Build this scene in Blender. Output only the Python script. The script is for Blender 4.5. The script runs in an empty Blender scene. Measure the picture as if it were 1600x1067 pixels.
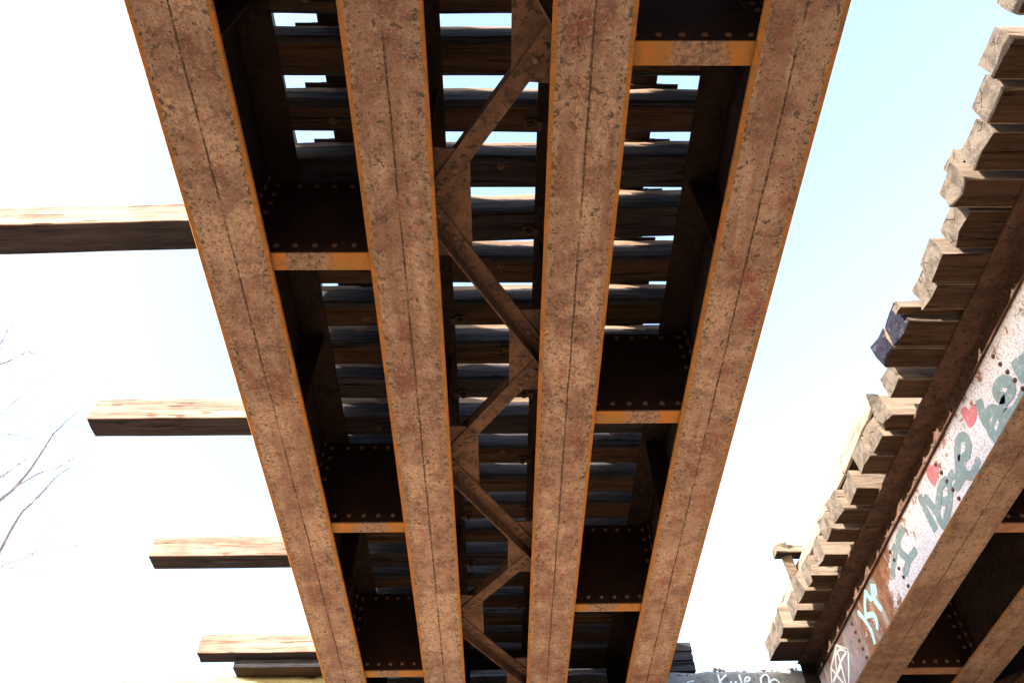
import bpy, math, random
from mathutils import Vector, Matrix, noise
random.seed(7)
S = bpy.context.scene
COL = S.collection

# ------------------------------------------------------------------ camera
cam = bpy.data.cameras.new('camera'); camo = bpy.data.objects.new('camera', cam); COL.objects.link(camo)
R_ = Vector((0.9998376, -0.00742714, -0.01642003)); U_ = Vector((0.00465631, -0.77372681, 0.63350228)); F_ = Vector((0.01740973, 0.63347585, 0.77356658))
camo.matrix_world = Matrix(((R_.x, U_.x, -F_.x, 0), (R_.y, U_.y, -F_.y, 0), (R_.z, U_.z, -F_.z, 0), (0, 0, 0, 1)))
cam.sensor_width = 36.0; cam.lens = 36.0*1206.47/1600.0
cam.clip_start = 0.05; cam.clip_end = 3000
S.camera = camo
# ------------------------------------------------------------------ sun and sky
SUN = Vector((-3.2, -1.9, 1.0)).normalized()
w = bpy.data.worlds.new('World'); S.world = w; w.use_nodes = True
nt = w.node_tree; bg = nt.nodes['Background']
sky = nt.nodes.new('ShaderNodeTexSky'); sky.sky_type = 'NISHITA'; sky.sun_disc = False
sky.sun_elevation = math.asin(SUN.z); sky.sun_rotation = math.atan2(SUN.x, SUN.y)
sky.air_density = 1.0; sky.dust_density = 4.0; sky.ozone_density = 1.0
nt.links.new(sky.outputs[0], bg.inputs[0]); bg.inputs[1].default_value = 0.15
sl = bpy.data.lights.new('sun', 'SUN'); slo = bpy.data.objects.new('sun', sl); COL.objects.link(slo)
sl.energy = 5.0; sl.angle = math.radians(0.53); sl.color = (1.0, 0.86, 0.71)
slo.rotation_euler = SUN.to_track_quat('Z', 'Y').to_euler()
S.view_settings.view_transform = 'Standard'; S.view_settings.look = 'None'
S.view_settings.exposure = 3.05; S.view_settings.gamma = 1.0; S.view_settings.use_curve_mapping = False

# ------------------------------------------------------------------ materials
class NB:
    def __init__(s, name, rough=0.85):
        s.m = bpy.data.materials.new(name); s.m.use_nodes = True; s.t = s.m.node_tree
        s.b = s.t.nodes['Principled BSDF']; s.b.inputs['Roughness'].default_value = rough
        s.b.inputs['Specular IOR Level'].default_value = 0.06
        tc = s.t.nodes.new('ShaderNodeTexCoord'); oi = s.t.nodes.new('ShaderNodeObjectInfo')
        s.obj = tc.outputs['Object']
        mul = s.t.nodes.new('ShaderNodeVectorMath'); mul.operation = 'SCALE'; mul.inputs[0].default_value = (31, 17, 11)
        s.t.links.new(oi.outputs['Random'], mul.inputs['Scale'])
        add = s.t.nodes.new('ShaderNodeVectorMath'); s.t.links.new(s.obj, add.inputs[0]); s.t.links.new(mul.outputs[0], add.inputs[1])
        s.co = add.outputs[0]; s.rand = oi.outputs['Random']
        sep = s.t.nodes.new('ShaderNodeSeparateXYZ'); s.t.links.new(s.obj, sep.inputs[0])
        s.x, s.y, s.z = sep.outputs
    def inp(s, sock, v):
        if hasattr(v, 'is_linked') or isinstance(v, bpy.types.NodeSocket): s.t.links.new(v, sock)
        else:
            if isinstance(v, (tuple, list)) and len(v) == 3 and sock.type == 'RGBA': v = (*v, 1)
            sock.default_value = v
    def map(s, scale, rot=(0, 0, 0), co=None):
        n = s.t.nodes.new('ShaderNodeMapping'); s.t.links.new(co or s.co, n.inputs[0])
        n.inputs['Scale'].default_value = scale; n.inputs['Rotation'].default_value = rot; return n.outputs[0]
    def noise(s, scale, detail=4, rough=0.6, co=None, dist=0.0):
        n = s.t.nodes.new('ShaderNodeTexNoise'); s.t.links.new(co or s.co, n.inputs['Vector'])
        n.inputs['Scale'].default_value = scale; n.inputs['Detail'].default_value = detail
        n.inputs['Roughness'].default_value = rough; n.inputs['Distortion'].default_value = dist; return n.outputs['Fac']
    def vor(s, scale, co=None, feature='F1'):
        n = s.t.nodes.new('ShaderNodeTexVoronoi'); s.t.links.new(co or s.co, n.inputs['Vector'])
        n.feature = feature; n.inputs['Scale'].default_value = scale; return n.outputs['Distance']
    def ramp(s, v, a, b, lo=0.0, hi=1.0):
        n = s.t.nodes.new('ShaderNodeMapRange'); s.inp(n.inputs['Value'], v); n.interpolation_type = 'SMOOTHSTEP'
        n.inputs['From Min'].default_value = a; n.inputs['From Max'].default_value = b
        n.inputs['To Min'].default_value = lo; n.inputs['To Max'].default_value = hi; return n.outputs['Result']
    def ma(s, op, a, b=0.0, clamp=False):
        n = s.t.nodes.new('ShaderNodeMath'); n.operation = op; n.use_clamp = clamp; s.inp(n.inputs[0], a); s.inp(n.inputs[1], b); return n.outputs[0]
    def mix(s, f, a, b):
        n = s.t.nodes.new('ShaderNodeMix'); n.data_type = 'RGBA'
        s.inp(n.inputs[0], f); s.inp(n.inputs[6], a); s.inp(n.inputs[7], b); return n.outputs[2]
    def done(s, col, h=None, dist=0.003, strength=0.6):
        s.inp(s.b.inputs['Base Color'], col)
        if h is not None:
            n = s.t.nodes.new('ShaderNodeBump'); n.inputs['Distance'].default_value = dist; n.inputs['Strength'].default_value = strength
            s.inp(n.inputs['Height'], h); s.t.links.new(n.outputs[0], s.b.inputs['Normal'])
        return s.m

def mat_flange(name, centre_line=True, edge=0.138, half=0.16, dens=0.0, red=0.0, tone=0.0):
    k = NB(name)
    big = k.noise(2.2, 5, 0.65); med = k.noise(9, 6, 0.7); fine = k.noise(70, 5, 0.75); fib = k.noise(150, 3, 0.7, co=k.map((1, .55, 1)))
    c = k.mix(k.ramp(med, .38, .62), (.092, .058, .051), (.170, .122, .104))
    scaly = k.ma('MULTIPLY', k.ramp(big, .47, .60), k.ramp(k.noise(46, 5, .75), .40, .56, .15, 1))
    c = k.mix(scaly, c, (.235, .180, .148))
    c = k.mix(k.ramp(k.noise(4.5, 4, .6, co=k.map((1, .6, 1), (0, 0, .3))), .5, .68, 0, .8), c, (.080 + red, .038, .033))
    c = k.mix(k.ramp(k.noise(24, 3, .6), .56, .66, 0, .5), c, (.180, .098, .070))
    c = k.mix(k.ramp(k.noise(17, 4, .6), .55, .70, 0, .55), c, (.21, .175, .150))
    c = k.mix(k.ramp(fine, .52, .66, 0, .6), c, (.27, .205, .165))
    c = k.mix(k.ramp(fib, .36, .46, .55, 0), c, (.085, .045, .034))
    ax = k.ma('ABSOLUTE', k.x)
    wob = k.noise(7, 6, .7)
    # grey scaly band just inside the edge
    axw = k.ma('ADD', ax, k.ma('MULTIPLY', k.ma('SUBTRACT', wob, .5), .055))
    band = k.ma('MULTIPLY', k.ramp(axw, edge-.028, edge-.010), k.ramp(k.noise(38, 4, .7), .42, .56))
    c = k.mix(k.ma('MULTIPLY', band, .75), c, (.15, .13, .11))
    # pits where the mill scale has dropped off
    pm = k.noise(3.0, 3, .6)
    pn = k.noise(34, 3, .55, dist=.6)
    pit = k.ramp(k.ma('ADD', pn, k.ma('MULTIPLY', k.ma('SUBTRACT', pm, .5), .22)), .655-dens, .70-dens)
    pn2 = k.ramp(k.noise(75, 2, .5), .655, .69)
    pit = k.ma('MAXIMUM', pit, pn2)
    pe = k.ma('MULTIPLY', k.ramp(axw, edge-.045, edge-.012), k.ramp(k.noise(45, 3, .6), .555, .60))
    pit = k.ma('MAXIMUM', pit, pe)
    c = k.mix(k.ma('MULTIPLY', pit, .85), c, (.040, .036, .031))
    bl = k.ramp(k.ma('ADD', k.noise(5.5, 6, .62), k.ma('MULTIPLY', k.ma('SUBTRACT', k.noise(1.1, 2, .5), .5), .3)), .715, .725)
    c = k.mix(k.ma('MULTIPLY', bl, .8), c, (.045, .030, .025))
    stn = k.ma('MULTIPLY', k.ramp(k.noise(1.0, 5, .65, co=k.map((7, .7, 1))), .50, .66), .55)
    c = k.mix(stn, c, (.105, .062, .048))
    h = k.ma('SUBTRACT', k.ma('ADD', k.ma('MULTIPLY', fine, .7), k.ma('MULTIPLY', k.noise(28, 5, .7), 1.0)), k.ma('MULTIPLY', pit, .5))
    if centre_line:
        xo = k.ma('ADD', k.x, k.ma('MULTIPLY', k.ma('SUBTRACT', k.noise(4, 3, .6), .5), .014))
        ln = k.ramp(k.ma('ADD', k.ma('ABSOLUTE', xo), k.ma('MULTIPLY', k.ma('SUBTRACT', k.noise(40, 3, .7), .5), .010)), .0035, .0055, 1, 0)
        brk = k.ramp(k.noise(3.5, 5, .75, co=k.map((.2, 1, .2))), .36, .50)
        thin = k.ma('MULTIPLY', k.ramp(k.ma('ABSOLUTE', xo), .0008, .0018, .55, 0), k.ramp(k.noise(14, 3, .7), .4, .55, .3, 1))
        ln = k.ma('MAXIMUM', k.ma('MULTIPLY', ln, k.ma('MULTIPLY', brk, k.ramp(k.noise(60, 3, .7), .35, .55, .3, 1))), thin)
        c = k.mix(ln, c, (.035, .027, .022)); h = k.ma('SUBTRACT', h, k.ma('MULTIPLY', ln, .5))
    if tone: c = k.mix(tone, c, (.040, .029, .026))
    # bright orange mill edge
    e2 = k.ramp(k.ma('ADD', ax, k.ma('MULTIPLY', k.ma('SUBTRACT', k.noise(6, 6, .75), .5), .036)), edge, edge+.003)
    oc = k.mix(k.ramp(k.noise(12, 4, .6), .4, .62), (.205, .086, .024), (.150, .082, .028))
    oc = k.mix(k.ramp(k.noise(80, 2, .6), .66, .70, 0, .8), oc, (.06, .04, .03))
    oc = k.mix(k.ramp(k.noise(9, 6, .75), .54, .64, 0, .75), oc, (.10, .058, .040))
    c = k.mix(e2, c, oc)
    return k.done(c, h, .006, .9)

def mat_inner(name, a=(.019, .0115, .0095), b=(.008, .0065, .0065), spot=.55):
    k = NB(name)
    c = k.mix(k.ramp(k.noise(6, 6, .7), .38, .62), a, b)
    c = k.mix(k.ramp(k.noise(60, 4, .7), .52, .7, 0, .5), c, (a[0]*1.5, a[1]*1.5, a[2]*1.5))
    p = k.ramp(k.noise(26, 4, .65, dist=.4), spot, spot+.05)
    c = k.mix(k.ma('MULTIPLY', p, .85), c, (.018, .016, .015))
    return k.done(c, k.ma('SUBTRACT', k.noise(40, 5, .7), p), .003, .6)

def mat_strut_flange(name):
    k = NB(name)
    oc = k.mix(k.ramp(k.noise(9, 4, .6), .4, .62), (.190, .082, .024), (.150, .082, .028))
    ax = k.ma('ADD', k.ma('ABSOLUTE', k.ma('ADD', k.x, k.ma('MULTIPLY', k.ma('SUBTRACT', k.rand, .5), .16))), k.ma('MULTIPLY', k.ma('SUBTRACT', k.noise(12, 6, .8), .5), .30))
    g = k.mix(k.ramp(k.noise(50, 5, .7), .4, .6), (.085, .062, .050), (.165, .110, .082))
    g = k.mix(k.ramp(k.noise(40, 3, .6), .56, .62, 0, .85), g, (.045, .036, .03))
    oc = k.mix(k.ramp(k.noise(26, 5, .75), .55, .64, 0, .7), oc, (.09, .052, .036))
    c = k.mix(k.ramp(ax, .085, .115), g, oc)
    return k.done(c, k.noise(55, 5, .7), .002, .5)

def mat_wood(name, c1, c2, dark, knots=True, crack=.62, rough=.9, streak=(1.2, 26, 26), deck_shade=False, sun_strip=False):
    k = NB(name, rough)
    g = k.noise(1.0, 6, .65, co=k.map(streak), dist=.35)
    g2 = k.noise(1.0, 4, .7, co=k.map((5, 110, 110)))
    c = k.mix(k.ramp(g, .36, .64), c1, c2)
    c = k.mix(k.ramp(k.noise(2.3, 4, .6), .4, .7, 0, .6), c, tuple(v*.62 for v in c1))
    c = k.mix(k.ramp(g2, .42, .62, 0, .35), c, tuple(min(1, v*1.45) for v in c2))
    cr = k.ramp(k.noise(1.0, 3, .6, co=k.map((1.6, 42, 42)), dist=.2), crack, crack+.04)
    c = k.mix(k.ma('MULTIPLY', cr, .85), c, dark)
    if knots:
        kn = k.ramp(k.vor(1.0, k.map((3.2, 9, 9))), .10, .16, 1, 0)
        c = k.mix(k.ma('MULTIPLY', kn, .6), c, dark)
    if sun_strip or deck_shade:     # strip of sunlight along the tie's upper edge, put into the colour
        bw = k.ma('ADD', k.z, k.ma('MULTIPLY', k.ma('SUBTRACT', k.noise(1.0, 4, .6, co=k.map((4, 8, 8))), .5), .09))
        sunc = (k.ramp(bw, .130, .142), k.mix(k.ramp(g, .36, .64), (.080, .057, .042), (.150, .112, .086)))
    if sun_strip: c = k.mix(sunc[0], c, sunc[1])
    if deck_shade:    # shade painted into the length over the girders; the arm outside stays light
        c = k.mix(k.ramp(k.ma('ADD', k.x, k.ma('MULTIPLY', k.noise(5, 4, .7), .2)), -1.25, -1.05), c, k.mix(sunc[0], k.mix(k.ramp(g, .36, .64), (.010, .010, .014), (.034, .035, .044)), sunc[1]))
    h = k.ma('SUBTRACT', k.ma('ADD', g, k.ma('MULTIPLY', g2, .4)), k.ma('MULTIPLY', cr, 1.2))
    return k.done(c, h, .006, .8)

def mat_end(name, c1, c2, dark, patches=False):
    k = NB(name, .9)
    r_ = k.ma('SQRT', k.ma('ADD', k.ma('POWER', k.ma('ADD', k.y, k.ma('MULTIPLY', k.rand, .05)), 2.0), k.ma('POWER', k.ma('SUBTRACT', k.z, .07), 2.0)))
    ring = k.ma('SINE', k.ma('ADD', k.ma('MULTIPLY', r_, 420), k.ma('MULTIPLY', k.noise(14, 3, .6), 9)))
    c = k.mix(k.ramp(ring, -1, 1, .25, .5), c1, c2)
    c = k.mix(k.ramp(k.noise(13, 5, .7), .4, .65, 0, .75), c, tuple(v*.5 for v in c1))
    cr = k.ramp(k.vor(13, k.map((1, 1, .55)), 'DISTANCE_TO_EDGE'), .012, .035, 1, 0)
    cr = k.ma('MULTIPLY', cr, k.ramp(k.noise(9, 4, .7), .52, .60))
    c = k.mix(k.ma('MULTIPLY', cr, .8), c, dark)
    if patches: c = k.mix(k.ramp(k.noise(16, 5, .75), .58, .66, 0, .6), c, (.06, .055, .06))
    return k.done(c, k.ma('SUBTRACT', k.noise(40, 5, .7), k.ma('MULTIPLY', cr, 1.5)), .006, .9)

def mat_plain(name, a, b, scale=8, rough=.85, h=.002, specks=None):
    k = NB(name, rough); c = k.mix(k.ramp(k.noise(scale, 6, .7), .38, .62), a, b)
    if specks: c = k.mix(k.ramp(k.noise(scale*6, 3, .6), .6, .66, 0, .8), c, specks)
    return k.done(c, k.noise(scale*4, 5, .7), h, .6)

def mat_painted_web(name):
    """web plate painted white over rust; local y runs along the girder, z up"""
    k = NB(name, .7)
    rust = k.mix(k.ramp(k.noise(8, 6, .7), .38, .62), (.15, .075, .05), (.25, .14, .09))
    rust = k.mix(k.ramp(k.noise(3, 4, .6, co=k.map((1, 3.0, .6), (.5, 0, 0))), .50, .62, 0, .85), rust, (.30, .34, .37))
    rust = k.mix(k.ramp(k.noise(22, 4, .7), .56, .66, 0, .7), rust, (.06, .035, .028))
    wn = k.ma('ADD', k.noise(7, 7, .78), k.ma('MULTIPLY', k.ramp(k.z, .30, .60), -.13))
    wn = k.ma('ADD', wn, k.ma('MULTIPLY', k.ramp(k.y, 4.85, 5.4), -.28))
    wn = k.ma('SUBTRACT', wn, k.ramp(k.y, 1.2, 2.4, .2, 0))
    wf = k.ramp(wn, .30, .36)
    spk = k.ramp(k.noise(60, 5, .8), .50, .60, .92, .2)
    c = k.mix(k.ma('MULTIPLY', wf, spk), rust, k.mix(k.noise(5, 3, .6), (.44, .50, .66), (.60, .65, .78)))
    # blue and purple overspray towards the far end
    pz = k.ma('MULTIPLY', k.ramp(k.y, 5.75, 6.15), k.ramp(k.noise(6, 4, .7), .36, .56, .15, .8))
    c = k.mix(pz, c, k.mix(k.ramp(k.noise(9, 3, .6), .42, .58), (.20, .23, .27), (.25, .22, .29)))
    return k.done(c, k.noise(40, 5, .7), .002, .5)

def mat_paint(name, col, worn=.62):
    k = NB(name, .6); f = k.ramp(k.noise(42, 6, .8), worn-.08, worn+.12, 0, .62)
    c = k.mix(k.noise(6, 4, .6), tuple(v*.86 for v in col), tuple(min(1, v*1.1) for v in col))
    return k.done(k.mix(f, c, k.mix(k.ramp(k.noise(13, 4, .7), .48, .60), (.40, .42, .48), (.20, .12, .09))), k.noise(60, 4, .7), .001, .4)

M = dict(
 flange_a=mat_flange('rust_flange_outer', dens=.0), flange_b=mat_flange('rust_flange_inner', dens=.02),
 flange_c=mat_flange('rust_flange_third', dens=.03, red=.01), flange_e=mat_flange('rust_flange_dull', dens=.01, edge=.1575, tone=.38), strut2=mat_plain('brown_rust_flange', (.15, .085, .055), (.11, .062, .042), 12, specks=(.04, .03, .025)), flange_d=mat_flange('rust_flange_right', dens=-.005, red=.025),
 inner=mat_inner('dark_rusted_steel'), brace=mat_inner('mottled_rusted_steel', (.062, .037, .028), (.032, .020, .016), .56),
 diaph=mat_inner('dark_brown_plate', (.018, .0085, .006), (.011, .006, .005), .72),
 strut=mat_strut_flange('orange_rust_flange'), rivet=mat_plain('rivet_rust', (.055, .032, .023), (.085, .050, .036), 20),
 orange=mat_plain('orange_rust_edge', (.36, .15, .04), (.28, .14, .045), 10),
 wside=mat_wood('weathered_grey_timber', (.070, .056, .046), (.135, .110, .090), (.012, .009, .008)),
 wside2=mat_wood('dark_weathered_timber', (.009, .009, .012), (.032, .033, .041), (.003, .003, .003), sun_strip=True),
 wbot=mat_wood('creosoted_timber', (.022, .015, .011), (.045, .028, .019), (.006, .005, .005)),
 wbot2=mat_wood('creosoted_timber_blue', (.010, .009, .012), (.028, .025, .031), (.003, .002, .003)),
 wbrown=mat_wood('brown_creosoted_timber', (.014, .009, .006), (.042, .026, .017), (.003, .002, .002)),
 wfresh=mat_wood('reddish_sawn_timber', (.080, .047, .039), (.190, .138, .120), (.035, .015, .01), deck_shade=True),
 wend=mat_end('end_grain_timber', (.036, .031, .027), (.080, .069, .060), (.010, .008, .007)),
 wbluend=mat_end('blue_black_end_timber', (.005, .005, .010), (.014, .014, .024), (.002, .002, .003), True),
 rail=mat_plain('rail_steel', (.045, .026, .019), (.03, .019, .015), 14),
 hook=mat_plain('dark_bolt_steel', (.035, .024, .020), (.06, .035, .026), 30),
 conc=mat_plain('dark_stained_concrete', (.155, .170, .185), (.215, .225, .235), 5, specks=(.035, .03, .028)),
 conc2=mat_plain('pale_yellow_concrete', (.21, .21, .13), (.17, .16, .10), 6, specks=(.16, .14, .08)),  # yellower than the backwall concrete
 stone=mat_plain('broken_stone', (.22, .17, .14), (.36, .31, .27), 18),
 bark=mat_plain('pale_bark', (.17, .15, .17), (.13, .115, .13), 12),
 slope=mat_plain('bounce_bank_sand', (.34, .255, .175), (.27, .20, .135), 1.5, specks=(.18, .14, .10)), ground=mat_plain('brown_gravel', (.155, .125, .10), (.115, .09, .07), .8, specks=(.08, .065, .05)),
 web_paint=mat_painted_web('white_painted_web'),
 teal=mat_paint('teal_spray', (.15, .235, .28), .55), pink=mat_paint('pink_spray', (.42, .14, .19), .55),
 cyan=mat_paint('light_blue_spray', (.33, .66, .80), .68), white=mat_paint('pale_spray', (.62, .72, .80), .66),
)

# ------------------------------------------------------------------ mesh helpers
def link(name, me, mats, parent=None, loc=(0, 0, 0), **props):
    o = bpy.data.objects.new(name, me); COL.objects.link(o)
    if not me.materials:
        for m in (mats if isinstance(mats, (list, tuple)) else [mats]): me.materials.append(m)
    o.location = loc
    if parent: o.parent = parent
    for k_, v in props.items(): o[k_] = v
    return o
def thing(name, label, cat, loc=(0, 0, 0), group=None):
    o = bpy.data.objects.new(name, None); COL.objects.link(o); o.location = loc; o.empty_display_size = .2
    o['label'] = label; o['category'] = cat
    if group: o['group'] = group
    return o
class MB:
    def __init__(s): s.v = []; s.f = []; s.mi = []
    def box(s, x0, x1, y0, y1, z0, z1, mi=0, ch=0.0):
        n = len(s.v)
        s.v += [(x0, y0, z0), (x1, y0, z0), (x1, y1, z0), (x0, y1, z0), (x0, y0, z1), (x1, y0, z1), (x1, y1, z1), (x0, y1, z1)]
        s.f += [(n, n+3, n+2, n+1), (n+4, n+5, n+6, n+7), (n, n+1, n+5, n+4), (n+1, n+2, n+6, n+5), (n+2, n+3, n+7, n+6), (n+3, n, n+4, n+7)]
        s.mi += [mi]*6; return s
    def prism_y(s, prof, y0, y1, mi=0, ys=None):
        """closed (x,z) profile, counter-clockwise seen from -Y, swept along Y"""
        ys = ys or [y0, y1]; n = len(s.v); k = len(prof)
        for y in ys: s.v += [(p[0], y, p[1]) for p in prof]
        for j in range(len(ys)-1):
            for i in range(k):
                a = n+j*k+i; b = n+j*k+(i+1) % k
                s.f.append((a, b, b+k, a+k)); s.mi.append(mi)
        s.f.append(tuple(n+i for i in range(k))[::-1]); s.mi.append(mi)
        s.f.append(tuple(n+(len(ys)-1)*k+i for i in range(k))); s.mi.append(mi)
        return s
    def tube(s, pts, rads, sides=6, mi=0):
        pts = [Vector(p) for p in pts]; n = len(s.v)
        for i, p in enumerate(pts):
            d = (pts[min(i+1, len(pts)-1)]-pts[max(i-1, 0)]).normalized()
            a = d.orthogonal().normalized(); b = d.cross(a)
            for j in range(sides):
                t = 2*math.pi*j/sides; s.v.append(tuple(p+(a*math.cos(t)+b*math.sin(t))*rads[i]))
        for i in range(len(pts)-1):
            for j in range(sides):
                a = n+i*sides+j; b = n+i*sides+(j+1) % sides; s.f.append((a, b, b+sides, a+sides)); s.mi.append(mi)
        s.f.append(tuple(n+j for j in range(sides))[::-1]); s.f.append(tuple(n+(len(pts)-1)*sides+j for j in range(sides))); s.mi += [mi, mi]
        return s
    def mesh(s, name):
        me = bpy.data.meshes.new(name); me.from_pydata(s.v, [], s.f)
        me.update()
        import bmesh
        b = bmesh.new(); b.from_mesh(me); bmesh.ops.recalc_face_normals(b, faces=b.faces)
        b.to_mesh(me); b.free()
        me.polygons.foreach_set('material_index', s.mi); return me
def build(name, mb, mats, parent=None, loc=(0, 0, 0), **props): return link(name, mb.mesh(name), mats, parent, loc, **props)

def rivet_mesh(r=.013, h=.009, name='rivet'):
    mb = MB(); k = 8; mb.v = []
    for (rr, zz) in ((r, 0), (r*.92, h*.45), (r*.55, h*.9)):
        for j in range(k): mb.v.append((rr*math.cos(2*math.pi*j/k), rr*math.sin(2*math.pi*j/k), zz))
    mb.v.append((0, 0, h))
    for q in range(2):
        for j in range(k): mb.f.append((q*k+j, q*k+(j+1) % k, (q+1)*k+(j+1) % k, (q+1)*k+j))
    for j in range(k): mb.f.append((2*k+j, 2*k+(j+1) % k, 3*k))
    mb.mi = [0]*len(mb.f); me = mb.mesh(name)
    me.polygons.foreach_set('use_smooth', [True]*len(me.polygons)); me.materials.append(M['rivet']); return me
RIV = rivet_mesh(.016, .012); RIVD = rivet_mesh(.0145, .010, 'dark_rivet'); RIVD.materials[0] = M['hook']
def rivet(parent, loc, axis, me=None, lx=None):
    o = bpy.data.objects.new('rivet', me or RIV); COL.objects.link(o); o.parent = parent
    rot = Vector(axis).to_track_quat('Z', 'Y'); o.rotation_mode = 'QUATERNION'; o.rotation_quaternion = rot
    o.location = loc; return o

# ------------------------------------------------------------------ ground, abutment
def sheet(name, mb, m, **p): return build(name, mb, m, **p)
GZ = -1.6
mb = MB(); N = 24; span = 900
def gx(i): 
    t = (i/N*2-1); return math.copysign(abs(t)**3*span, t)
mb.v = [(gx(i), gx(j), GZ + (0 if abs(gx(i)) < 8 and abs(gx(j)) < 12 else .15*noise.noise((gx(i)*.05, gx(j)*.05, 0)))) for j in range(N+1) for i in range(N+1)]
mb.f = [(j*(N+1)+i, j*(N+1)+i+1, (j+1)*(N+1)+i+1, (j+1)*(N+1)+i) for j in range(N) for i in range(N)]; mb.mi = [0]*len(mb.f)
sheet('ground', mb, M['ground'], kind='structure')

H = 3.0; ZT = 3.7065; TOPZ = 3.7265
XB = [-1.2075, -0.433, 0.3678, 1.1574]; X5 = 3.012; SP = 0.7883
YE = 7.04

ab = thing('bridge_abutment', 'dark concrete abutment wall with a pale spray painted name at the far girder ends', 'abutment', (0, 7.1, GZ))
def rough_wall(x0, x1, y0, y1, z0, z1, seed, step=.12):
    """concrete block with a chipped, uneven top edge"""
    mb = MB(); nx = max(2, int((x1-x0)/step)); 
    rows = [(0, z0), (0, (z0+z1)/2), (0, z1-.12), (0, z1-.03), (.02, z1), ((y1-y0), z1)]
    for i in range(nx+1):
        x = x0+(x1-x0)*i/nx
        for r, (dy, z) in enumerate(rows):
            q = noise.noise((x*9+seed, z*4, seed)); q2 = noise.noise((x*3.1+seed, 4, seed))
            mb.v.append((x, y0+dy+(q*.008 if r < 4 else 0), z+((q*.022+q2*.015) if r in (3, 4) else 0)))
        mb.v.append((x, y1, z0))
    k = 7
    for i in range(nx):
        for r in range(k): a = i*k+r; b = i*k+(r+1) % k; mb.f.append((a, a+k, b+k, b))
    mb.f.append(tuple(range(k))); mb.f.append(tuple(nx*k+i for i in range(k))[::-1]); mb.mi = [0]*len(mb.f)
    return mb
# coordinates local to the abutment empty
def abl(z): return z-GZ
build('backwall', rough_wall(-1.5, 9.0, .03, .75, 0, abl(3.705), 3.3), M['conc'], ab)
build('side_wall', rough_wall(-3.6, -1.505, -.10, .75, 0, abl(3.640), 8.1), M['conc2'], ab)
build('bearing_seat', MB().box(-1.6, 7.2, -.75, .026, 0, abl(2.86)), M['conc'], ab)
def catmull(pts, n=7):
    P = [Vector((*p, 0)) for p in pts]; out = []
    for i in range(len(P)-1):
        p0, p1, p2, p3 = P[max(i-1, 0)], P[i], P[i+1], P[min(i+2, len(P)-1)]
        for t in [j/n for j in range(n)]:
            out.append(.5*((2*p1)+(p2-p0)*t+(2*p0-5*p1+4*p2-p3)*t*t+(3*p1-p0-3*p2+p3)*t**3))
    out.append(P[-1]); return [(p.x, p.y) for p in out]
def ribbon(mb, pts, wd, to3, thick=.0015, sm=True):
    """flat painted stroke in plane (u,v); to3 maps (u,v,depth) to 3-D"""
    Q = catmull(pts) if sm else pts; n = len(mb.v); m = len(Q)
    for i, (u, v) in enumerate(Q):
        a = Q[max(i-1, 0)]; b = Q[min(i+1, m-1)]; d = Vector((b[0]-a[0], b[1]-a[1])); d = d.normalized() if d.length > 1e-6 else Vector((1, 0))
        ww = wd*(.5+.10*noise.noise((u*30, v*30, 1)))*(.62 if i in (0, m-1) else 1)
        px, py = -d.y*ww, d.x*ww
        for sg, dep in ((1, 0), (1, thick), (-1, thick), (-1, 0)): mb.v.append(to3(u+px*sg, v+py*sg, dep))
    for i in range(m-1):
        for j in range(4): a = n+i*4+j; b = n+i*4+(j+1) % 4; mb.f.append((a, b, b+4, a+4)); mb.mi.append(0)
    mb.f.append((n, n+1, n+2, n+3)); mb.f.append((n+(m-1)*4+3, n+(m-1)*4+2, n+(m-1)*4+1, n+(m-1)*4)); mb.mi += [0, 0]
gw = lambda off: (lambda u, v, d: (u, .012-off-d, v-GZ))
mb = MB()
KY = [[(2.08, 3.659), (2.079, 3.578), (2.071, 3.468)], [(2.158, 3.655), (2.099, 3.606), (2.082, 3.578), (2.11, 3.564), (2.138, 3.481)],
 [(2.185, 3.591), (2.19, 3.542), (2.21, 3.528), (2.232, 3.59)], [(2.234, 3.59), (2.231, 3.528), (2.179, 3.426)], [(2.28, 3.657), (2.284, 3.576), (2.28, 3.506)],
 [(2.316, 3.582), (2.356, 3.592), (2.37, 3.62), (2.34, 3.624), (2.316, 3.582), (2.323, 3.54), (2.365, 3.547)]]
for i, p in enumerate(KY): ribbon(mb, p, .018, gw(.001*i))
build('graffiti_name', mb, M['white'], ab, label='pale blue spray painted name on dark concrete')
mb = MB()
for i, p in enumerate([[(2.474, 3.559), (2.477, 3.608), (2.507, 3.643), (2.54, 3.65), (2.557, 3.622), (2.546, 3.572), (2.52, 3.538), (2.486, 3.538), (2.474, 3.559)],
 [(2.548, 3.565), (2.585, 3.6), (2.619, 3.6), (2.642, 3.571), (2.638, 3.523), (2.588, 3.489), (2.548, 3.517), (2.548, 3.565)]]): ribbon(mb, p, .016, gw(.001*i))
build('graffiti_number', mb, M['white'], ab)
mb = MB(); ribbon(mb, [(1.765, 3.582), (1.809, 3.596), (1.836, 3.597)], .012, gw(0)); build('graffiti_dash', mb, M['white'], ab)

mb = MB(); nx, ny = 40, 14
for j in range(ny+1):
    for i in range(nx+1):
        x = -14+30*i/nx; t = j/ny; y = 2.6+t*3.75; z = GZ-.1+3.6*t**1.15
        mb.v.append((x, y+.10*noise.noise((x*.9, t*6, 2)), z+.12*noise.noise((x*1.1, t*7, 5))))
mb.f = [(j*(nx+1)+i, j*(nx+1)+i+1, (j+1)*(nx+1)+i+1, (j+1)*(nx+1)+i) for j in range(ny) for i in range(nx)]; mb.mi = [0]*len(mb.f)
build('bounce_bank', mb, M['slope'], None, kind='structure')  # unseen slope, added to bounce sunlight onto the far girder undersides
build('embankment', MB().prism_y([(-9.0, GZ-.3), (16.0, GZ-.3), (9.3, 3.62), (-3.6, 3.60)], 7.86, 60), [M['stone']], None, kind='structure')
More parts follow.
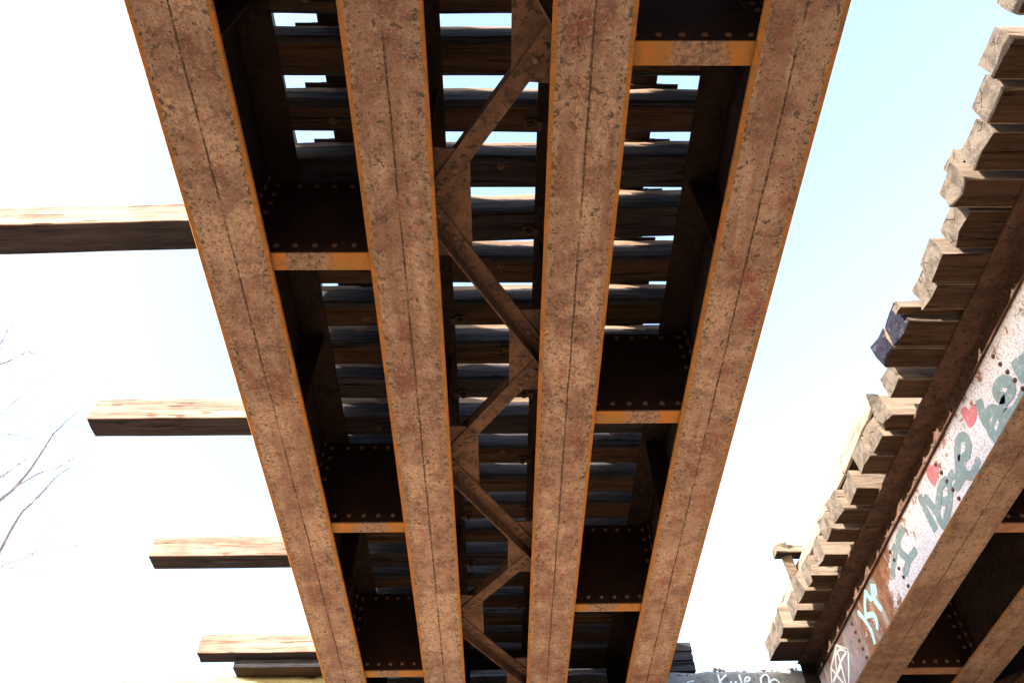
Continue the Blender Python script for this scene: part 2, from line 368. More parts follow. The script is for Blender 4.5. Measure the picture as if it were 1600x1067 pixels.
# ------------------------------------------------------------------ steelwork of one bridge
RZ = .4

def stiff_mesh(h): return MB().box(-.002, .148, 0, .012, 0, h)

def girder(root, xc, mat, painted=False):
    y0, y1 = -5.0, YE
    ys = [y0+(y1-y0)*i/60 for i in range(61)]
    web = MB().prism_y([(-.008, .0265), (.008, .0265), (.008, .7062), (-.008, .7062)], y0, y1, ys=ys)
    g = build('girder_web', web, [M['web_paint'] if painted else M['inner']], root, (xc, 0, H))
    fl = MB(); r = .003; hb = .16
    fl.prism_y([(-hb+r, 0), (hb-r, 0), (hb, r), (hb, .020), (.03, .026), (-.03, .026), (-hb, .020), (-hb, r)], y0, y1, ys=ys)
    build('bottom_flange', fl, [mat], g)
    tf = MB(); ht = .168
    tf.prism_y([(-ht, .7115), (-.03, .7065), (.03, .7065), (ht, .7115), (ht, .7265), (-ht, .7265)], y0, y1, ys=ys)
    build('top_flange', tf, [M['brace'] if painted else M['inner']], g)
    return g

ABOX = {}
def bridge(X0, xs, label, dys, cells_done=3, painted=False):
    root = thing('railway_bridge', label, 'bridge', (X0, 0, 0))
    gl = []
    for i, x in enumerate(xs):
        mt = [M['flange_a'], M['flange_b'], M['flange_c'], M['flange_d']][i] if not painted else M['flange_e']
        gl.append(girder(root, x, mt, painted and i == 0))
    # cross frames in the two outer bays, staggered
    def diaphragm(xa, xb, y):
        """channel shaped plate between two webs; origin mid-bay"""
        xm = (xa+xb)/2; hw = (xb-xa)/2-.010
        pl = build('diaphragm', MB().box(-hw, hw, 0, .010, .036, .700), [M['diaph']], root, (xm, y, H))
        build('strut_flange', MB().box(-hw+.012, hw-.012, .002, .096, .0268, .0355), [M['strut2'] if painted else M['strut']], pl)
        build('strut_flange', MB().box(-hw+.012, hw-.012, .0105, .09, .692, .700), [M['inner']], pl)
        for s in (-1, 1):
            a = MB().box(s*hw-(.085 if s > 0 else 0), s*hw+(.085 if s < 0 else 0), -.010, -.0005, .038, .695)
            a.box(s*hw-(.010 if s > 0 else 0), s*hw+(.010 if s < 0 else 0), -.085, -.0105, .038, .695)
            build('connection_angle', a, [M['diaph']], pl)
            for q in range(7): rivet(pl, (s*(hw-.05), -.0102, .10+q*.092), (0, -1, 0))
            for q in range(7): rivet(pl, (s*(hw-.0102), -.05, .10+q*.092), (-s, 0, 0))
        x = -hw+.16
        while x < hw-.12:
            rivet(pl, (x, -.0002, .085), (0, -1, 0)); rivet(pl, (x, -.0002, .660), (0, -1, 0)); x += .092
    def stiffener(x, side, y, z0=.027, z1=.7055, dx=.140):
        s = side
        a = MB().box(min(s*.009, s*dx), max(s*.009, s*dx), 0, .012, z0, z1)
        st = build('stiffener', a, [M['diaph']], root, (x, y, H))
        b = MB().box(min(s*.009, s*.019), max(s*.009, s*.019), .0125, .09, z0+.01, z1-.01)
        build('stiffener_angle', b, [M['inner']], st)
    LY, RY = dys
    for y in LY: diaphragm(xs[0], xs[1], y)
    for y in RY: diaphragm(xs[2], xs[3], y)
    for y in RY: stiffener(xs[0], 1, y)
    for y in LY: stiffener(xs[3], -1, y)
    # lateral bracing in the middle bay
    zb = .100
    def gusset(x, side, yc, L=.57, wd=.312):
        s = side; n = len(pv := [])
        a = MB(); x0, x1 = s*.009, s*wd
        pts = [(x0, -L/2), (x1, -L/2+.02), (x1, L/2-.02), (x0, L/2)]
        a.v = [(p[0], p[1], zb) for p in pts]+[(p[0], p[1], zb+.010) for p in pts]
        a.f = [(0, 1, 2, 3), (4, 5, 6, 7)]+[(i, (i+1) % 4, (i+1) % 4+4, i+4) for i in range(4)]; a.mi = [0]*6
        g = build('gusset_plate', a, [M['brace']], root, (x, yc, H))
        b = MB().box(min(s*.009, s*.018), max(s*.009, s*.018), -L/2, L/2, zb-.05, zb-.001)
        build('gusset_angle', b, [M['brace']], g)
        return g
    per = 1.70
    g2 = [1.735+per*k for k in range(-4, 4)]; g3 = [.905+per*k for k in range(-3, 4)]
    for y in g2:
        if y < YE-.4: gusset(xs[1], 1, y); stiffener(xs[1], 1, y-.28, .112)
    for y in g3:
        if y < YE-.4: gusset(xs[2], -1, y); stiffener(xs[2], -1, y-.28, .112)
    def brace(p, q, up):
        """angle from p to q (x,y at underside of the gussets). up: outstanding leg stands up on the near edge, else hangs from the far edge"""
        p = Vector((*p, 0)); q = Vector((*q, 0)); d = (q-p).normalized(); nrm = Vector((-d.y, d.x, 0))
        if nrm.y < 0: nrm = -nrm                      # towards +Y
        L = (q-p).length; m = (p+q)/2; wd = .080; t = .009
        def loc(a, b, c): v = d*a+nrm*b; return (v.x, v.y, c)
        def pbox(mb, a0, a1, b0, b1, c0, c1):
            n = len(mb.v)
            for c in (c0, c1):
                for a, b in ((a0, b0), (a1, b0), (a1, b1), (a0, b1)): mb.v.append(loc(a, b, c))
            mb.f += [(n, n+3, n+2, n+1), (n+4, n+5, n+6, n+7), (n, n+1, n+5, n+4), (n+1, n+2, n+6, n+5), (n+2, n+3, n+7, n+6), (n+3, n, n+4, n+7)]; mb.mi += [0]*6
        mb = MB(); z = zb-t-.0005
        pbox(mb, -L/2, L/2, -wd/2, wd/2, z, z+t)
        if up: pbox(mb, -L/2+.16, L/2-.16, -wd/2, -wd/2+t, z+t+.0003, z+wd)
        else: pbox(mb, -L/2, L/2, wd/2-t, wd/2, z-wd+t, z-.0003)
        br = build('brace', mb, [M['brace']], root, (m.x, m.y, H))
        for s in (-1, 1):
            for k in range(4):
                c = loc(s*(L/2-.045-.068*k), -.006 if not up else .008, z-.0002); rivet(br, c, (0, 0, -1), RIVD if k % 2 else RIV)
    for k in range(-3, 4):
        yb3 = .99+per*k; yb2 = 1.64+per*k
        if yb2 < YE-.3: brace((xs[2]-.115, yb3-.06), (xs[1]+.135, yb2+.06), True)
        y2 = 1.815+per*k; y3 = 2.56+per*k
        if y3 < YE-.3: brace((xs[1]+.130, y2-.06), (xs[2]-.125, y3+.06), False)
    # bearing plates on the abutment seat
    for x in xs:
        build('bearing_plate', MB().box(-.2, .2, YE-.45, YE-.05, -.055, -.002).box(-.15, .15, YE-.40, YE-.1, -.139, -.0555), [M['hook']], root, (x, 0, H))
        build('end_plate', MB().box(-.15, -.010, YE-.02, YE-.006, .03, .705).box(.010, .15, YE-.02, YE-.006, .03, .705), [M['inner']], root, (x, 0, H))
    return root, gl
LY = [-1.9, 0.0-.02, 1.945, 3.935, 5.765]; RY = [-.95, .985, 2.975, 4.87]
b1, g1 = bridge(0, XB, 'rusty steel bridge directly overhead, four parallel girders joined by plates and zigzag braces', (LY, RY))
xs2 = [X5+SP*i for i in range(4)]
b2, g2l = bridge(0, xs2, 'second steel girder bridge on the right with a white painted and graffitied side', ([y+.06 for y in LY], [y+.03 for y in RY]), painted=True)

# graffiti and trim on the outer web of the right-hand bridge (children of that web, local origin (X5,0,H))
W0 = g2l[0]
st = MB().box(-.016, -.0085, -5, YE-.01, .585, .7045); st.box(-.028, -.0163, -5, YE-.01, .583, .592)
build('web_strap', st, [M['brace']], W0)
yy = .6
while yy < 7.0:
    rivet(W0, (-.0162, yy, .672), (-1, 0, 0), RIVD); rivet(W0, (-.0162, yy+.085, .625), (-1, 0, 0), RIVD); yy += .17
for yc in (1.99, 2.99, 3.965, 4.96, 5.98):
    for q in range(5): rivet(W0, (-.0082, yc+.007*(4-q), .52-.079*q), (-1, 0, 0))
XW = -.0092
cnt = [0]
def gr(name, strokes, wd, m, label, lift=0):
    mb = MB()
    for p in strokes:
        cnt[0] += 1; o = .00025*(cnt[0] % 6)+lift
        ribbon(mb, p, wd, lambda u, v, d, o=o: (XW-o-d*.5, u, v-H))
    build(name, mb, m, W0, label=label)
gr('graffiti_word', [[(3.32, 3.462), (3.372, 3.362), (3.389, 3.246), (3.39, 3.171)], [(3.366, 3.346), (3.271, 3.321), (3.244, 3.241), (3.283, 3.195), (3.38, 3.179)],
 [(3.135, 3.285), (3.18, 3.333), (3.153, 3.375), (3.08, 3.365), (3.037, 3.294), (3.081, 3.263), (3.165, 3.273), (3.216, 3.244), (3.17, 3.187), (3.065, 3.169), (2.998, 3.183)],
 [(2.918, 3.367), (2.933, 3.276), (2.94, 3.215)], [(2.845, 3.336), (2.89, 3.245)], [(3.327, 3.289), (3.322, 3.25)],
 [(2.744, 3.287), (2.812, 3.297), (2.844, 3.228), (2.783, 3.193)], [(2.679, 3.298), (2.692, 3.225), (2.636, 3.209)]], .072, M['teal'], 'teal spray painted letters nearest the viewer')
gr('graffiti_word', [[(4.322, 3.528), (4.34, 3.411), (4.344, 3.326), (4.349, 3.235)], [(4.284, 3.483), (4.244, 3.326), (4.254, 3.239), (4.224, 3.162)],
 [(4.261, 3.296), (4.154, 3.351), (4.07, 3.387), (3.987, 3.371), (3.993, 3.306), (4.091, 3.248), (4.19, 3.207), (4.2, 3.16)], [(4.146, 3.326), (4.07, 3.265)],
 [(3.934, 3.256), (3.842, 3.316), (3.757, 3.399), (3.673, 3.447), (3.609, 3.413), (3.626, 3.349), (3.696, 3.326), (3.78, 3.366)],
 [(3.763, 3.351), (3.783, 3.264), (3.736, 3.206), (3.605, 3.226)], [(3.783, 3.264), (3.867, 3.268), (3.952, 3.271)], [(3.953, 3.359), (3.877, 3.346)]], .066, M['teal'], 'teal spray painted word between two pink hearts')
gr('graffiti_letter', [[(4.677, 3.509), (4.822, 3.506), (4.856, 3.421), (4.818, 3.323), (4.949, 3.29)], [(4.92, 3.531), (4.927, 3.471), (5.072, 3.408), (5.088, 3.356)], [(4.818, 3.323), (4.66, 3.307)]], .068, M['teal'], 'teal spray painted capital letter')
gr('graffiti_initials', [[(5.566, 3.563), (5.662, 3.505), (5.718, 3.445)], [(5.834, 3.532), (5.773, 3.416), (5.742, 3.299), (5.765, 3.2)], [(5.751, 3.434), (5.618, 3.372), (5.593, 3.309), (5.642, 3.255)],
 [(5.436, 3.537), (5.488, 3.458), (5.481, 3.384), (5.444, 3.308)], [(5.574, 3.561), (5.551, 3.474), (5.441, 3.459), (5.4, 3.511)]], .044, M['cyan'], 'light blue spray painted letters')
gr('graffiti_scribble', [[(6.458, 3.581), (6.342, 3.492), (6.27, 3.423), (6.313, 3.364), (6.373, 3.309), (6.478, 3.232)], [(6.458, 3.581), (6.545, 3.537), (6.704, 3.495), (6.799, 3.394)],
 [(6.462, 3.528), (6.486, 3.41), (6.526, 3.257)], [(6.307, 3.425), (6.438, 3.432), (6.614, 3.406), (6.754, 3.395)], [(6.704, 3.495), (6.64, 3.402), (6.557, 3.272)], [(6.451, 3.571), (6.556, 3.495), (6.618, 3.42)],
 [(6.27, 3.423), (6.404, 3.508), (6.514, 3.52)], [(6.486, 3.41), (6.58, 3.4), (6.701, 3.404)]], .024, M['white'], 'pale crossed spray painted lines')
for hp in ([(3.524, 3.413), (3.522, 3.503), (3.502, 3.548), (3.455, 3.537), (3.436, 3.489), (3.384, 3.477), (3.384, 3.436), (3.424, 3.404), (3.481, 3.398)],
           [(4.127, 3.435), (4.142, 3.521), (4.118, 3.584), (4.064, 3.584), (4.031, 3.545), (3.975, 3.542), (3.973, 3.503), (4.029, 3.461)]):
    Q = catmull(hp+[hp[0]], 4)[:-1]; mb = MB(); k = len(Q)
    mb.v = [(XW-.0022, p[0], p[1]-H) for p in Q]+[(XW+.001, p[0], p[1]-H) for p in Q]
    mb.f = [tuple(range(k)), tuple(range(k, 2*k))]+[(i, (i+1) % k, (i+1) % k+k, i+k) for i in range(k)]; mb.mi = [0]*len(mb.f)
    build('graffiti_heart', mb, M['pink'], W0, label='pink spray painted heart')

# ------------------------------------------------------------------ timbers
def timber(x0, x1, wy, h, seed, rnd=.016, amp=.006, ends=.012, nx=None):
    """rough sawn timber along X, base centre at origin; faces: 0 sides/top, 1 underside, 2 end grain"""
    nx = nx or max(6, int((x1-x0)/.16)); hw = wy/2; mb = MB()
    rb = rnd*1.15
    prof = [(-hw+rb, 0), (0, 0), (hw-rb, 0), (hw-rb*.3, rb*.3), (hw, rb), (hw, h*.5), (hw, h-rnd), (hw-rnd*.3, h-rnd*.3), (hw-rnd, h), (0, h), (-hw+rnd, h), (-hw+rnd*.3, h-rnd*.3), (-hw, h-rnd), (-hw, h*.5), (-hw, rb), (-hw+rb*.3, rb*.3)]
    k = len(prof)
    for i in range(nx+1):
        x = x0+(x1-x0)*i/nx
        for j, (y, z) in enumerate(prof):
            q = noise.noise((x*1.7, y*4+seed*3.7, z*4+seed)); q2 = noise.noise((x*7, y*14+seed, z*14-seed))
            yy = y*(1+0); s = 1 if y > 0 else -1
            top = z > h*.6
            am = amp*(1.8 if (top and abs(y) > hw*.5) else 1)
            xx = x
            if i in (0, nx): xx += ends*noise.noise((y*22+seed*5, z*22, seed*1.3+i))
            # extra wane along the top near edge
            zz = z+(q2*am*.5 if z > .02 else q2*am*.35)
            if top and y < -hw*.5:
                wn = max(0, noise.noise((x*1.3+seed*9, 3.3, seed)))*.05; zz -= wn*.45
            mb.v.append((xx, yy+s*(q*am+q2*am*.6)*(1 if abs(y) > .01 else 0), zz))
    for i in range(nx):
        for j in range(k):
            a = i*k+j; b = i*k+(j+1) % k; mb.f.append((a, a+k, b+k, b)); mb.mi.append(1 if j in (0, 1) else 0)
    mb.f.append(tuple(range(k))); mb.f.append(tuple(nx*k+i for i in range(k))); mb.mi += [2, 2]
    return mb
ORD = 'first second third fourth fifth sixth seventh eighth ninth tenth eleventh twelfth thirteenth fourteenth fifteenth sixteenth seventeenth eighteenth nineteenth twentieth'.split()
ORD += ['twenty-'+o for o in ORD[:9]]+['thirtieth']+['thirty-'+o for o in ORD[:9]]
def lay(name, label, cat, x0, x1, y0, y1, z0, z1, mats, seed, alongY=False, rnd=.01, amp=.006, group=None, rot=None):
    L = (y1-y0) if alongY else (x1-x0); W_ = (x1-x0) if alongY else (y1-y0)
    o = build(name, timber(-L/2, L/2, W_, z1-z0, seed, rnd, amp, .02), mats, None, ((x0+x1)/2, (y0+y1)/2, z0))
    if alongY: o.rotation_euler = (0, 0, math.pi/2)
    if rot: o.rotation_euler = rot
    o['label'] = label; o['category'] = cat
    if group: o['group'] = group
    return o
PLATE = MB().box(-.18, .18, -.098, .098, 0, .012).box(-.10, .10, -.098, .098, .0121, .018).mesh('tie_plate'); PLATE.materials.append(M['hook'])
sp = MB(); 
for (x, y) in ((-.115, -.06), (.115, .06), (-.115, .05), (.115, -.05)): sp.box(x-.016, x+.016, y-.014, y+.014, .012, .034)
SPIKE = sp.mesh('spike'); SPIKE.materials.append(M['hook'])
# bolt with washer and hook clip, hanging just outside a flange edge (origin at the tie underside)
hk = MB().tube([(0, 0, .004), (0, 0, -.045)], [.010, .010], 8); hk.tube([(0, 0, -.016), (0, 0, -.034)], [.021, .021], 6)
hk.box(-.030, .058, -.030, .030, -.0145, -.0040)
hk.box(.030, .058, -.024, .024, -.032, -.0146)
HOOKR = hk.mesh('hook_bolt'); HOOKR.materials.append(M['hook'])
hk = MB().tube([(0, 0, .004), (0, 0, -.045)], [.010, .010], 8); hk.tube([(0, 0, -.016), (0, 0, -.034)], [.021, .021], 6)
hk.box(-.058, .030, -.030, .030, -.0145, -.0040); hk.box(-.058, -.030, -.024, .024, -.032, -.0146)
HOOKL = hk.mesh('hook_bolt'); HOOKL.materials.append(M['hook'])
WASH = MB().tube([(0, 0, 0), (0, 0, -.004)], [.020, .020], 10).tube([(0, 0, -.0041), (0, 0, -.014)], [.011, .011], 6).mesh('bolt_washer'); WASH.materials.append(M['rivet'])

def tie(x0, x1, ya, yb, seed, label, group, mats, h=.185, rails=(), skew=0, **kw):
    yc = (ya+yb)/2; xm = 0.0 if x0 < -2 else (x0+x1)/2
    t = thing('crosstie', label, 'railroad tie', (xm, yc, TOPZ+.0015), group)
    t.rotation_euler.z = skew
    build('timber', timber(x0-xm, x1-xm, yb-ya, h, seed, **kw), mats, t)
    for r in rails:
        o = link('tie_plate', PLATE, [], t, (r-xm, 0, h+.002))
        link('spike', SPIKE, [], o)
    return t, xm, yc
RAILS1 = (-.81, .757)
mid = [(-1.0, -.82), (-.69, -.5), (-.37, -.19), (-.05, .13), (.27, .45), (.585, .76), (.915, 1.10), (1.2, 1.392), (1.512, 1.682), (1.809, 1.996), (2.129, 2.322), (2.434, 2.617), (2.749, 2.934), (3.062, 3.248), (3.369, 3.547), (3.703, 3.880),
       (4.012, 4.186), (4.325, 4.512), (4.63, 4.82), (4.945, 5.12), (5.245, 5.425), (5.56, 5.74), (5.87, 6.05), (6.16, 6.34), (6.45, 6.63), (6.737, 6.91), (6.95, 7.115)]+[(7.3+.33*q, 7.48+.33*q) for q in range(10)]
longs = {10: -3.1, 15: -2.765, 20: -2.80, 25: -2.79}
random.seed(21)
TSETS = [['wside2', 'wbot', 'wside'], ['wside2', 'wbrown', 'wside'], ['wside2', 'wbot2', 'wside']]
LONGW = {10: 'topmost long timber tie jutting left of the girders, cut off by the picture edge', 15: 'long timber tie with a full end jutting left of the girders, second from the top',
         20: 'long timber tie jutting left of the girders, third from the top', 25: 'lowest long timber tie jutting left, resting above a short dark sill'}
nvis = 0
for i, (ya, yb) in enumerate(mid):
    seed = i*1.37+.5
    if i in longs:
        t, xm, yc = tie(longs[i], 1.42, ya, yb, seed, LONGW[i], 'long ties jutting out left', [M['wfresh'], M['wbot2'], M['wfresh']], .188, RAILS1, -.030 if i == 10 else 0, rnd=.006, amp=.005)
    else:
        nvis += 1
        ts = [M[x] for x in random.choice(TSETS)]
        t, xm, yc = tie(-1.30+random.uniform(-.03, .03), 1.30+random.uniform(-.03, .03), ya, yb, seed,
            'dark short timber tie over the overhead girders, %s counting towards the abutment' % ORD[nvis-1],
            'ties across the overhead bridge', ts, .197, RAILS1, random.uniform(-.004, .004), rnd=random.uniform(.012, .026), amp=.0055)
    # hook bolts where the tie crosses the flange edges in the middle bay
    if i in (8, 10, 14, 16, 19, 22): link('hook_bolt', HOOKR, [], t, (XB[2]-.168-.034-xm, .03, 0))
    if i in (5, 12, 14, 18, 20, 23): link('hook_bolt', HOOKL, [], t, (XB[1]+.168+.034-xm, .03, 0))
    if i in (9, 13, 16, 11, 21): link('bolt_washer', WASH, [], t, (random.uniform(-.05, .12)-xm, -.04, .0005))
    if i in (6, 8, 12, 15): link('bolt_washer', WASH, [], t, (random.uniform(-.92, -.8)-xm, .02, .0005))
    if i in (9, 14, 13, 17): link('bolt_washer', WASH, [], t, (random.uniform(.6, .75)-xm, .0, .0005))
# rails
def rail(x, z, label, group):
    p = [(-.07, 0), (.07, 0), (.07, .010), (.012, .026), (.009, .11), (.035, .122), (.035, .150), (.028, .158), (-.028, .158), (-.035, .150), (-.035, .122), (-.009, .11), (-.012, .026), (-.07, .010)]
    o = build('rail', MB().prism_y(p, -5, 12), M['rail'], None, (x, 0, z)); o['label'] = label; o['category'] = 'rail'; o['group'] = group
    return o
ZR = TOPZ+.0015+.188+.019
rail(RAILS1[0], ZR, 'rusty steel rail above the ties, over the left pair of overhead girders', 'rails of the overhead track')
rail(RAILS1[1], ZR, 'rusty steel rail above the ties, over the right pair of overhead girders', 'rails of the overhead track')

# right-hand bridge
rt = [(.30, .50, 2.45, 0), (.62, .80, 2.43, 0), (.93, 1.10, 2.44, 0), (1.20, 1.40, 2.46, 0), (1.438, 1.63, 2.52, 0), (1.665, 1.885, 2.565, 0), (1.938, 2.125, 2.52, 0), (2.140, 2.385, 2.625, 0), (2.412, 2.615, 2.575, 0), (2.625, 2.815, 2.615, 0),
      (2.905, 3.115, 2.52, 1), (3.122, 3.294, 2.50, 1), (3.392, 3.571, 2.635, 0), (3.716, 3.885, 2.68, 0), (3.918, 4.102, 2.685, 0), (4.125, 4.33, 2.66, 0), (4.489, 4.692, 2.685, 0), (4.73, 4.919, 2.632, 0),
      (4.972, 5.149, 2.62, 0), (5.313, 5.482, 2.64, 0), (5.60, 5.779, 2.633, 0), (5.815, 6.034, 2.605, 0), (6.124, 6.301, 2.628, 0), (6.406, 6.604, 2.585, 0), (6.66, 7.02, 2.590, 0)]
for sx, nm in ((-1.22, 'left'), (1.20, 'right')):  # unseen kerbs, added to keep the sun off the graffitied web
    for q, (a, b) in enumerate(((-4.9, -.02), (.0, 4.0), (4.02, 7.6))):
        lay('kerb_timber', '%s kerb timber added on the overhead ties for shade, %s length' % (nm, ['rearmost', 'middle', 'far'][q]), 'timber', sx-.08, sx+.08, a, b, TOPZ+.200, TOPZ+.415, [M['wside'], M['wbot'], M['wend']], q+20+sx, True, .012, .006, 'kerb timbers added for shade on the overhead bridge')
RAILS2 = (X5+.40, X5+.40+1.567)
random.seed(5)
for i, (ya, yb, xe, bl) in enumerate(rt):
    bm = M['wbot'] if i % 3 == 0 else M['wbrown']
    lk = ['dark blue-black ended', 'brown weathered', 'grey-ended', 'split and weathered'][0 if bl else 1+i % 3]
    t, xm, yc = tie(xe, 5.75, ya, yb, i*2.1+40, '%s tie end of the graffitied bridge, %s down from the top right corner' % (lk, ORD[i]), 'ties of the graffitied bridge',
        [M['wside'], bm, M['wbluend'] if bl else M['wend']], .185+.02*random.random(), RAILS2, random.uniform(-.004, .004), rnd=random.uniform(.004, .012), amp=.008, ends=.035, nx=26)
ZR2 = TOPZ+.0015+.205+.019
rail(RAILS2[0], ZR2, 'rail of the right-hand track hidden over its ties, nearer one', 'rails of the graffitied bridge')
rail(RAILS2[1], ZR2, 'rail of the right-hand track hidden over its ties, farther one', 'rails of the graffitied bridge')
WD = [M['wside'], M['wbrown'], M['wend']]
lay('plank', 'thin weathered plank end poking out between the tie ends of the graffitied bridge', 'plank', 2.47, 3.6, 2.828, 2.893, TOPZ+.05, TOPZ+.11, WD, 3, rnd=.008)
# kerb timbers lying on the tie ends, broken into lengths
gz = TOPZ+.208; ARMX = 2.47; ARMY = 5.78
for i, (a, b, dx, dz) in enumerate([(3.86, 4.56, .035, .15), (4.57, 5.66, .03, .155), (5.67, 7.02, .033, .15)]):
    lay('kerb_timber', ['weathered kerb timber on the tie ends, nearest length', 'weathered kerb timber on the tie ends, middle length', 'weathered kerb timber on the tie ends, length next to the abutment'][i], 'timber',
        2.635+dx, 2.80+dx, a, b, gz, gz+dz, [M['wside'], M['wbrown'], M['wend']], i+70, True, .02, .014, 'kerb timbers on the graffitied bridge')
lay('timber_block', 'short timber block on the tie ends near the top right corner', 'timber', 2.60, 2.80, 1.92, 2.06, gz, gz+.14, WD, 91)
lay('timber_block', 'small slotted timber block on a tie end above the thin plank', 'timber', 2.63, 2.80, 1.40, 1.52, gz, gz+.12, WD, 92)
# bracket arm reaching out to the left with a sloping board under it
lay('outreach_timber', 'pale timber arm reaching out left beyond the tie ends near the abutment', 'timber', ARMX, 2.72, ARMY, ARMY+.12, gz+.156, gz+.235, [M['wside'], M['wbot2'], M['wend']], 95)
def bar(name, p, q, wx, t, mats, label, cat):
    p = Vector(p); q = Vector(q); d = (q-p).normalized(); a = Vector((0, 0, 1)).cross(d).normalized()*wx; b = d.cross(a).normalized()*t
    mb = MB(); mb.v = [tuple(e+a*i+b*j-p) for e in (p, q) for i, j in ((-1, -1), (1, -1), (1, 1), (-1, 1))]
    mb.f = [(0, 1, 2, 3), (4, 5, 6, 7)]+[(i, (i+1) % 4, (i+1) % 4+4, i+4) for i in range(4)]; mb.mi = [0]*6
    o = build(name, mb, mats, None, tuple(p)); o['label'] = label; o['category'] = cat
bar('sloping_board', (ARMX+.05, ARMY-.02, gz+.235), (2.66, ARMY+.25, gz+.02), .045, .012, [M['wside']], 'sloping pale board bracing the timber arm beside the tie ends', 'plank')

# timber backing and sill at the abutment
bk = thing('timber_backing', 'stack of dark timbers closing the gap beside the right overhead girder on the abutment', 'timber wall', (1.58, 7.20, 3.705))
for q in range(3):
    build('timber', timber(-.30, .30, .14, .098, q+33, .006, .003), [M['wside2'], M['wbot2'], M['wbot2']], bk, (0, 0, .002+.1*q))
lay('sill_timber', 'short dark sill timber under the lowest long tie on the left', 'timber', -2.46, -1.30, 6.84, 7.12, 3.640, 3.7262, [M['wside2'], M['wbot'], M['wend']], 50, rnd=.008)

# rubble on top of the abutment
random.seed(3); mb = MB()
for i in range(150):
    x = random.choice([random.uniform(2.45, 3.3), random.uniform(1.9, 3.3), random.uniform(2.5, 2.9)]); y = random.uniform(7.13, 7.5); r = random.uniform(.010, .028); z = 3.712+r*.5
    n = len(mb.v)
    for d in ((1, 0, 0), (-1, 0, 0), (0, 1, 0), (0, -1, 0), (0, 0, 1), (0, 0, -1)):
        mb.v.append(tuple(c+dd*r*random.uniform(.6, 1.3) for c, dd in zip((x, y, z), d)))
    for a in (0, 1):
        for b in (2, 3):
            for c in (4, 5): mb.f.append((n+a, n+b, n+c)); mb.mi.append(0)
o = build('stone_rubble', mb, M['stone'], None); o['kind'] = 'stuff'; o['label'] = 'small broken stones along the top of the abutment'; o['category'] = 'rubble'

# wire hanging from a tie on the graffitied bridge
o = build('wire', MB().tube([(2.72, 3.30, TOPZ+.01), (2.74, 3.315, 3.69), (2.79, 3.33, 3.69), (2.84, 3.32, 3.70)], [.004]*4, 5), M['hook'])
o['label'] = 'short bent wire hanging below the blue-black tie ends'; o['category'] = 'wire'

# ------------------------------------------------------------------ bare tree on the left
tr = thing('bare_tree', 'leafless pale tree with thin branches reaching in from the left edge', 'tree', (-9.6, 10.0, GZ))
random.seed(11)
TO = Vector((-9.6, 10.0, GZ))
mb = MB(); tp = [Vector((0, 0, -.05)), Vector((.05, 0, 2)), Vector((-.1, .1, 4.5)), Vector((.1, 0, 7)), Vector((0, .1, 9.5)), Vector((.15, 0, 12.5))]
mb.tube(tp, [.19, .16, .13, .10, .065, .02], 8); build('trunk', mb, M['bark'], tr)
def twig(mb, p, d, L, r, depth):
    pts = [p]; n = 5
    for i in range(n):
        d = (d+Vector((random.uniform(-.18, .18), random.uniform(-.18, .18), random.uniform(-.10, .16)))).normalized(); pts.append(pts[-1]+d*L/n)
    mb.tube(pts, [max(.0014, r*(1-i/(n+.6))) for i in range(n+1)], 4 if r < .01 else 5)
    if depth > 0:
        for i in range(1, n+1):
            for _ in range(1 if depth > 1 else 2):
                if random.random() < .75:
                    e = (d+Vector((random.uniform(-.9, .9), random.uniform(-.7, .7), random.uniform(-.3, .8)))).normalized()
                    twig(mb, pts[i], e, L*random.uniform(.35, .55), r*.5, depth-1)
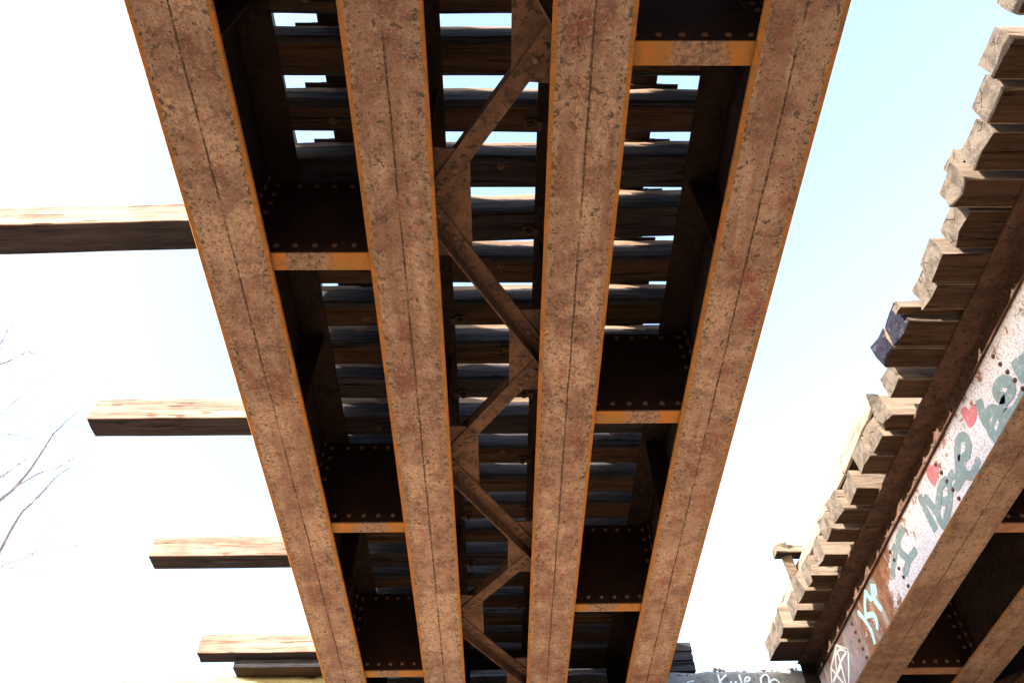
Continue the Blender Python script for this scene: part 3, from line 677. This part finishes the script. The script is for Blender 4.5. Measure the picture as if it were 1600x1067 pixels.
GUIDE = [[(-7.56, 6.98), (-7.33, 7.45), (-7.24, 7.65), (-7.13, 8.12), (-7.09, 8.57), (-6.99, 8.95), (-6.84, 9.38)], [(-7.24, 7.65), (-7.0, 7.94), (-6.73, 8.03), (-6.32, 8.38)],
 [(-6.94, 6.13), (-6.87, 6.52), (-6.86, 7.05), (-6.74, 7.4), (-6.66, 7.81), (-6.52, 8.11)], [(-6.93, 6.16), (-6.71, 6.24), (-6.42, 6.36), (-6.05, 6.51)],
 [(-8.13, 8.54), (-7.91, 8.63), (-7.53, 8.84)], [(-8.21, 8.82), (-8.15, 9.19), (-8.09, 9.55), (-8.02, 10.06)]]
for gi, gp in enumerate(GUIDE):
    mb = MB(); pts = []
    if gi in (0, 2, 3, 4, 5):
        a = Vector((gp[0][0], 9.0, gp[0][1])); zz = max(1.0, a.z-(1.6 if gi != 4 else .6)-.5); pts = [TO+Vector((.03, 0, zz-GZ)), (TO+Vector((0, 0, zz-GZ))).lerp(a, .5)-Vector((0, 0, .15))]
    pts += [Vector((x, 9.0+.05*math.sin(i+gi), z)) for i, (x, z) in enumerate(gp)]
    r0 = .036 if gi in (0, 2) else .015; loc = []
    for i in range(len(pts)-1):
        p0, p1, p2, p3 = pts[max(i-1, 0)]-TO, pts[i]-TO, pts[i+1]-TO, pts[min(i+2, len(pts)-1)]-TO
        for t in (0, .25, .5, .75): loc.append(.5*((2*p1)+(p2-p0)*t+(2*p0-5*p1+4*p2-p3)*t*t+(3*p1-p0-3*p2+p3)*t**3)+Vector((random.uniform(-.008, .008), 0, random.uniform(-.008, .008))))
    loc.append(pts[-1]-TO); n = len(loc)
    mb.tube(loc, [max(.0032, r0*(1-i/(n-.3))**.8) for i in range(n)], 5)
    for p, q in zip(loc[4:-1], loc[5:]):
        for _ in range(1 if random.random() < .7 else 0):
            d = ((q-p).normalized()+Vector((random.uniform(-.6, .9), random.uniform(-.6, .6), random.uniform(-.5, .5)))).normalized()
            twig(mb, p.lerp(q, random.random()), d, random.uniform(.3, .7), .0042, 1)
    build('branch', mb, M['bark'], tr)
for q in range(12):
    mb = MB(); z = random.uniform(4.5, 12); a = random.uniform(0, 2*math.pi)
    if math.cos(a) > .2 and z < 11.5: a += math.pi
    twig(mb, Vector((0, .05, z)), Vector((math.cos(a), math.sin(a)*.8, .6)).normalized(), random.uniform(1.2, 2.2), .03, 2); build('branch', mb, M['bark'], tr)
